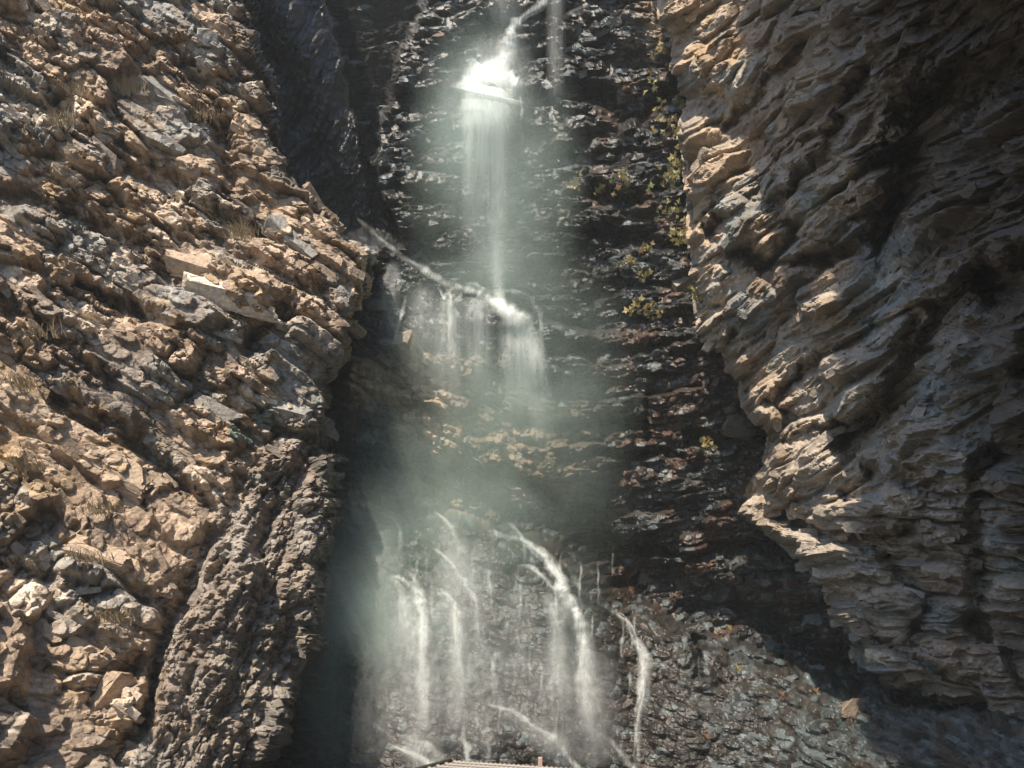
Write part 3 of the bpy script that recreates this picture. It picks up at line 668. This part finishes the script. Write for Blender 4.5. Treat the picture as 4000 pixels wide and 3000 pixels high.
for k in range(34):      # thin threads
    u = rs.uniform(375, 640); v0 = rs.uniform(540, 700); ln = rs.uniform(20, 60)
    low.append(([(u, v0, 2, 0), (u + rs.uniform(-2, 2), v0 + ln * .3, 2.2, rs.uniform(.3, .7)), (u + rs.uniform(-2, 2), v0 + ln * .7, 2.4, rs.uniform(.2, .5)), (u, v0 + ln, 2.4, 0)],))
build(low_f, low)

# ------------------------------------------------------------------ mist
def volmat(name, dens, col):
    m = bpy.data.materials.new(name); m.use_nodes = True; t = m.node_tree; t.nodes.clear()
    o = t.nodes.new('ShaderNodeOutputMaterial'); v = t.nodes.new('ShaderNodeVolumePrincipled')
    v.inputs['Color'].default_value = (*col, 1); v.inputs['Anisotropy'].default_value = .1
    tc = nd(t, 'ShaderNodeTexCoord'); geo = nd(t, 'ShaderNodeNewGeometry')
    ln = nd(t, 'ShaderNodeVectorMath', operation='DOT_PRODUCT'); t.links.new(tc.outputs['Object'], ln.inputs[0]); t.links.new(tc.outputs['Object'], ln.inputs[1])
    k = mth(t, 'SUBTRACT', 1.0, ln.outputs['Value'], True); k = mth(t, 'POWER', k, 1.5)
    n = nd(t, 'ShaderNodeTexNoise'); n.inputs['Scale'].default_value = .45; n.inputs['Detail'].default_value = 2; t.links.new(geo.outputs['Position'], n.inputs['Vector'])
    k2 = mth(t, 'MULTIPLY', mth(t, 'SUBTRACT', n.outputs['Fac'], .28, True), dens * 26)
    t.links.new(mth(t, 'MULTIPLY', k, k2), v.inputs['Density'])
    t.links.new(v.outputs[0], o.inputs['Volume']); return m
def mist(u, v, Y, ru, rv, ry, dens, label):
    me = bpy.data.meshes.new('mist'); bm = bmesh.new(); bmesh.ops.create_icosphere(bm, subdivisions=4, radius=1)
    for f in bm.faces: f.smooth = True
    bm.to_mesh(me); bm.free(); me.materials.append(volmat('mist', dens, (.74, .92, .85)))
    o = bpy.data.objects.new('mist', me); C.objects.link(o); o.location = at(u, v, Y); o.scale = (ru / F * Y, ry, rv / F * Y)
    tag(o, label, kind='stuff'); return o
mist(430, 640, 17.0, 200, 190, 1.9, .06, 'grey green spray drifting over the foot of the fall')
mist(460, 500, 18.0, 200, 150, 1.5, .018, 'thin spray drifting across the foot of the middle wall')
mist(495, 390, 19.0, 160, 190, 1.5, .035, 'spray hanging below the middle ledge')
mist(495, 180, 21.3, 100, 200, 1.2, .06, 'spray around the upper fall')
mist(350, 660, 15.8, 75, 150, 1.3, .07, 'dim spray drifting in the cleft beside the left cliff')



# ------------------------------------------------------------------ labelled loose stones
def stone(u, v, size, ang, col, wet, label, seed, name='loose_rock', flat=.5, grp=None):
    me = rock_mesh(seed, flat, 2); y = bY(u, v, 3, ZA)
    o = bpy.data.objects.new(name, me); C.objects.link(o)
    o.location = at(u, v, y + .12); o.rotation_euler = (random.uniform(-.3, .3) + 1.1, ang, random.uniform(-.4, .4)); o.scale = size
    o.color = (*col, wet); tag(o, label, 'rock'); return o
stone(816, 619, (.6, .4, .5), .1, (.30, .34, .33), .9, 'pale blue grey wet stone wedged at the foot of the right cliff', 901, flat=.6)
stone(856, 709, (.6, .35, .35), -.1, (.17, .135, .10), .1, 'small flat tan stone resting under the overhang at lower right', 902, flat=.45)
stone(684, 283, (.6, .4, .5), -.5, (.27, .24, .19), .1, 'square pale stone sticking out of the dark wall below the yellow plants', 903, flat=.7)
stone(738, 428, (.8, .5, .6), .25, (.15, .13, .11), .5, 'grey brown block over the black crack on the right', 904, flat=.6)
stone(441, 40, (.42, .35, .5), .2, (.16, .085, .045), .8, 'small rusty brown stone on the wall left of the upper fall', 906, flat=.8)
stone(410, 352, (.45, .5, 1.0), .25, (.30, .25, .20), .5, 'upright tan stone under the middle ledge', 907, flat=1.2)
# long pale slabs of the left cliff
for k, (u, v, L_, w_, a, col, lab) in enumerate([
    (233, 298, 1.9, .42, .18, PALE * 1.05, 'brightest cream slab jutting from the middle of the left cliff'),
    (222, 276, 2.3, .4, .22, TAN * 1.1, 'long tan slab right above the brightest cream slab'),
    (292, 240, 1.3, .7, .75, GREY * 1.1, 'grey brown tilted plate near the upper right rim of the left cliff'),
    (168, 104, 1.7, .55, .62, GREY * .95, 'long smooth grey plate dipping across the upper left cliff'),
    (214, 412, .9, .55, .72, GREY * .8 + TAN * .15, 'flat grey plate right above the dark crumbly buttress of the left cliff'),
    (112, 470, 1.5, .7, .5, TAN * 1.05, 'broad tan plate at the left middle of the cliff'),
    (100, 560, 1.2, .4, .35, TAN * 1.15, 'narrow tan plate with a ragged edge low on the left cliff'),
    (108, 705, 1.3, .35, -.95, TAN, 'wedge shaped slab leaning beside a dark hollow at lower left'),
    (285, 412, 1.2, .7, .3, GREY * 1.15, 'cracked grey green boulder at the right rim of the left cliff')]):
    y = bY(u, v, 4, ZA); me = rock_mesh(950 + k, .6, 2); o = bpy.data.objects.new('rock_slab', me); C.objects.link(o)
    o.location = at(u, v, y + .27); o.rotation_euler = (R(50), a, R(12)); o.scale = (L_ * .8, w_ * .75, .7); o.color = (*np.clip(col, 0, 1), .1)
    tag(o, lab, 'rock slab')

# ------------------------------------------------------------------ plants
LY = [leafmat('leaf_yellow', (.38, .32, .12)), leafmat('leaf_green', (.27, .28, .13)), leafmat('leaf_rust', (.32, .19, .09))]
M_stem = plain('stem', (.12, .08, .04))
def leaf_mesh(mat, seed):
    r = random.Random(seed); vs_ = [(0, 0, 0)]; n = 10
    prof = [.16, .62, .40, .85, .55, 1.0, .55, .85, .40, .62]
    for k in range(n):
        a = -math.pi / 2 + k / n * 2 * math.pi; rr = prof[k] * r.uniform(.85, 1.15) * .55
        vs_.append((math.cos(a) * rr, math.sin(a) * rr + .42, abs(math.cos(a)) * rr * .35 + r.uniform(-.05, .05)))
    vs_[0] = (0, .42, 0)
    return_me = mesh('leaf', vs_, [(0, k, k % n + 1) for k in range(1, n + 1)]); return_me.materials.append(mat); return return_me
LEAVES = [[leaf_mesh(m, 10 * i + j) for j in range(3)] for i, m in enumerate(LY)]
def tube(pts, r0, r1, name, mat, parent=None, seg=6, ripple=0):
    vs_, fs_ = [], []; n = len(pts)
    for i, p_ in enumerate(pts):
        d = (pts[min(i + 1, n - 1)] - pts[max(i - 1, 0)]).normalized(); a = d.orthogonal().normalized() if i == 0 else (a - d * a.dot(d)).normalized(); b = d.cross(a)
        rr = r0 + (r1 - r0) * i / max(n - 1, 1)
        if ripple: rr *= 1 + (ripple if i % 2 else -ripple)
        for k in range(seg):
            t = k / seg * 2 * math.pi; vs_.append(p_ + (a * math.cos(t) + b * math.sin(t)) * rr)
    for i in range(n - 1):
        for k in range(seg): fs_.append((i * seg + k, i * seg + (k + 1) % seg, (i + 1) * seg + (k + 1) % seg, (i + 1) * seg + k))
    fs_.append(tuple(range(seg))[::-1]); fs_.append(tuple((n - 1) * seg + k for k in range(seg)))
    return link(name, mesh(name, vs_, fs_, True), mat, parent)
def plant(u, v, n, su, sv, w3, label):
    y = bY(u, v, 3, ZA); base = at(u + su * .3, v - sv * .3, y + .05)
    e = bpy.data.objects.new('leafy_plant', None); C.objects.link(e); e.location = base
    tag(e, label, 'plant', 'yellowing plants hanging where the dark wall meets the right cliff')
    inv = Matrix.Translation(-base)
    ns = max(2, n // 7); ends = []
    for k in range(ns):
        uu_, vv_ = u + random.uniform(-su, su) * .8, v + random.uniform(-sv, sv) * .8
        end = at(uu_, vv_, min(bY(uu_, vv_, 3, ZA), y + .6) - .25); mid = (base + end) / 2 + Vector((0, -.25, .12))
        st = tube([base, (base + mid) / 2 + Vector((0, -.06, 0)), mid, (mid + end) / 2, end], .014, .006, 'stem', M_stem, e, 5); st.matrix_parent_inverse = inv
        ends.append((mid, end))
    for k in range(n):
        m_, e_ = random.choice(ends); t = random.uniform(.1, 1.1)
        p_ = m_.lerp(e_, t) + Vector((random.gauss(0, su), 0, random.gauss(0, sv))) * .45 / F * y + Vector((0, random.uniform(-.12, .05), 0))
        o = bpy.data.objects.new('leaf', random.choice(random.choices(LEAVES, w3)[0])); C.objects.link(o); o.parent = e
        o.location = p_ - base; o.rotation_euler = (R(random.uniform(20, 120)), random.uniform(-.8, .8), random.uniform(-1, 1) + math.pi)
        sc = random.uniform(.14, .27); o.scale = (sc, sc, sc)
Yw, Gw, Rw = (6, 2, 1), (3, 6, .5), (4, 1, 3)
for a in [
    (662, 66, 12, 10, 10, Yw, 'topmost yellow plant beside the lit rim of the right cliff'),
    (650, 92, 9, 12, 8, Yw, 'second plant from the top, yellow leaves over a black hollow'),
    (660, 115, 8, 6, 8, Rw, 'small rusty plant under the black hollow, left of the rim'),
    (678, 108, 9, 9, 5, Gw, 'pale green leaves lying against the lit rim near the top'),
    (668, 140, 22, 13, 12, Yw, 'bright yellow bushy plant a quarter of the way down the rim'),
    (676, 170, 26, 10, 14, Gw, 'dense green plant hanging beside the smooth tan bulge'),
    (664, 190, 20, 13, 10, Gw, 'green and yellow plant below the dense green one'),
    (622, 184, 12, 10, 6, Gw, 'leafy twig reaching out left over the dark wall'),
    (630, 200, 18, 16, 7, Yw, 'spreading low yellow plant left of the rim'),
    (606, 196, 7, 8, 5, Yw, 'few yellow leaves between the little tuft nearest the fall and the leafy twig'),
    (575, 190, 8, 5, 4, Yw, 'little yellow tuft on the wall nearest the fall'),
    (673, 220, 20, 10, 9, Gw, 'light green clump halfway between rim bulge and square stone'),
    (678, 245, 22, 10, 7, Yw, 'golden clump just above the square pale stone'),
    (640, 255, 7, 8, 4, Yw, 'small yellow sprig left of the golden clump'),
    (628, 268, 6, 5, 4, Yw, 'tiny yellow sprig low on the wet wall'),
    (644, 282, 10, 6, 4, Yw, 'orange yellow tuft beside the square pale stone'),
    (694, 305, 16, 7, 12, Gw, 'pale leaved plant in the corner below the square stone'),
    (641, 313, 16, 9, 5, Yw, 'mossy yellow plant on a ledge right of the middle fall'),
    (655, 322, 14, 9, 8, Gw, 'drooping pale plant at the lower right of the mossy one'),
    (703, 449, 14, 7, 5, Yw, 'lone yellow plant under the black crack of the right wall'),
]: plant(*a)
# fallen leaves
for u, v, k, lab in [(818, 696, 2, 'large orange fallen leaf on the wet rocks at lower right'), (740, 673, 0, 'small yellow fallen leaf left of the large orange one'),
                  (709, 742, 2, 'orange fallen leaf low on the wet apron'), (475, 503, 0, 'yellow fallen leaf above the lower fall'), (381, 506, 2, 'pinkish orange leaf at the top left of the lower fall'),
                  (784, 699, 2, 'tiny orange leaf beside the large orange leaf'), (731, 632, 0, 'pale yellow leaf stuck high on the right apron')]:
    o = bpy.data.objects.new('fallen_leaf', LEAVES[k][0]); C.objects.link(o); o.location = at(u, v, bY(u, v, 3, ZA) - .04)
    o.rotation_euler = (R(75), .5, 2); o.scale = (.24,) * 3; tag(o, lab, 'leaf', 'fallen leaves on the wet rock')
# dry grass
M_grass = plain('dry_grass', (.34, .26, .14), .8)
def tuft(u, v, n, h, label):
    y = bY(u, v, 3, ZA); vs_, fs_ = [], []
    for k in range(n):
        x = random.gauss(0, .16); z = random.gauss(0, .05); dx, dy = random.gauss(0, .35) * h, -random.uniform(.05, .5) * h; hh = h * random.uniform(.4, 1); b = len(vs_); w_ = .006
        for t in (0, .5, 1):
            vs_ += [(x + dx * t * t - w_ * (1.2 - t), dy * t, z + hh * t * (1 - .3 * t)), (x + dx * t * t + w_ * (1.2 - t), dy * t, z + hh * t * (1 - .3 * t))]
        fs_ += [(b, b + 1, b + 3, b + 2), (b + 2, b + 3, b + 5, b + 4)]
    o = link('grass_tuft', mesh('grass_tuft', vs_, fs_), M_grass); o.location = at(u, v, y + .02); tag(o, label, 'grass', 'dry grass tufts on the left cliff')
for a in [(126, 92, 120, .45, 'dry grass hanging over the shaded plate near the top left'), (62, 125, 100, .4, 'dry grass tuft under the grey plate at upper left'),
          (243, 236, 110, .4, 'dry grass tuft near the upper right rim of the left cliff'), (75, 92, 70, .3, 'thin dry grass above the long grey plate'),
          (18, 388, 140, .35, 'ochre grass at the left border, middle height'), (22, 470, 160, .35, 'thickest ochre grass at the left border'), (100, 512, 90, .3, 'ochre grass tuft right of the thickest one'),
          (40, 335, 80, .3, 'pale grass tuft on the left above the ochre growth'), (200, 118, 70, .3, 'dry twigs over the dark hollow of the upper cliff'), (88, 560, 80, .25, 'short grass tuft low on the left cliff'),
          (112, 620, 90, .3, 'lowest dry grass tuft on the left cliff')]: tuft(*a)

# ------------------------------------------------------------------ ribbed steel deck at the foot of the fall
M_steel = plain('steel_bar', (.24, .22, .19), .55, .35); M_dark = plain('dark_steel', (.10, .10, .09), .5, .6); M_wood = plain('post_wood', (.48, .33, .26), .7)
A = Vector((-.70, 9.5, -.35)); along = Vector((1.57, -.48, 0)).normalized(); side = Vector((-.29, -.38, 0)).normalized()
deck = bpy.data.objects.new('steel_deck', None); C.objects.link(deck); deck.location = A
tag(deck, 'low walkway deck of parallel ribbed steel bars at the bottom edge below the fall', 'deck')
inv = Matrix.Translation(-A)
for k in range(14):
    st = A + side * (.145 * k); n = 150
    o = tube([st + along * (4.2 * i / n) for i in range(n + 1)], .030, .030, 'ribbed_bar', M_steel, deck, 7, .24); o.matrix_parent_inverse = inv
for off in (.05, 1.6, 3.3):
    o = tube([A + along * off + Vector((0, 0, -.07)), A + along * off + side * 2.0 + Vector((0, 0, -.07))], .045, .045, 'support_beam', M_dark, deck, 4); o.matrix_parent_inverse = inv
    for q_ in (.1, 1.8):
        b = A + along * off + side * q_; o = tube([b + Vector((0, 0, -.08)), b + Vector((0, 0, -2.6))], .05, .06, 'leg', M_dark, deck, 6); o.matrix_parent_inverse = inv
o = tube([A + along * -.06 + side * t for t in (-.05, .5, 1.0, 2.0)], .035, .035, 'edge_bar', M_dark, deck, 6); o.matrix_parent_inverse = inv
pb = A + along * 1.05 + Vector((0, .03, 0))
def box(c0, dx, dy, dz, name, mat, parent):
    bm = bmesh.new(); bmesh.ops.create_cube(bm, size=1)
    for vtx in bm.verts: vtx.co = Vector((vtx.co.x * dx, vtx.co.y * dy, vtx.co.z * dz)) + c0
    bmesh.ops.bevel(bm, geom=bm.edges[:], offset=.006, segments=1, affect='EDGES')
    me = bpy.data.meshes.new(name); bm.to_mesh(me); bm.free(); o = link(name, me, mat, parent); o.matrix_parent_inverse = inv; return o
box(pb + Vector((.02, 0, .06)), .05, .05, .12, 'post', M_wood, deck); box(pb + Vector((-.022, 0, .05)), .025, .045, .10, 'post_plate', M_dark, deck)

# ------------------------------------------------------------------ the damp air of the gorge
me = bpy.data.meshes.new('haze'); bm = bmesh.new(); bmesh.ops.create_cube(bm, size=1); bm.to_mesh(me); bm.free()
hz = bpy.data.materials.new('haze'); hz.use_nodes = True; t = hz.node_tree; t.nodes.clear()
o_ = t.nodes.new('ShaderNodeOutputMaterial'); v_ = t.nodes.new('ShaderNodeVolumePrincipled'); v_.inputs['Color'].default_value = (.8, .88, .9, 1); v_.inputs['Density'].default_value = .0010
t.links.new(v_.outputs[0], o_.inputs['Volume']); me.materials.append(hz)
o = bpy.data.objects.new('haze', me); C.objects.link(o); o.location = (0, 0, 13); o.scale = (170, 170, 38); tag(o, kind='stuff')
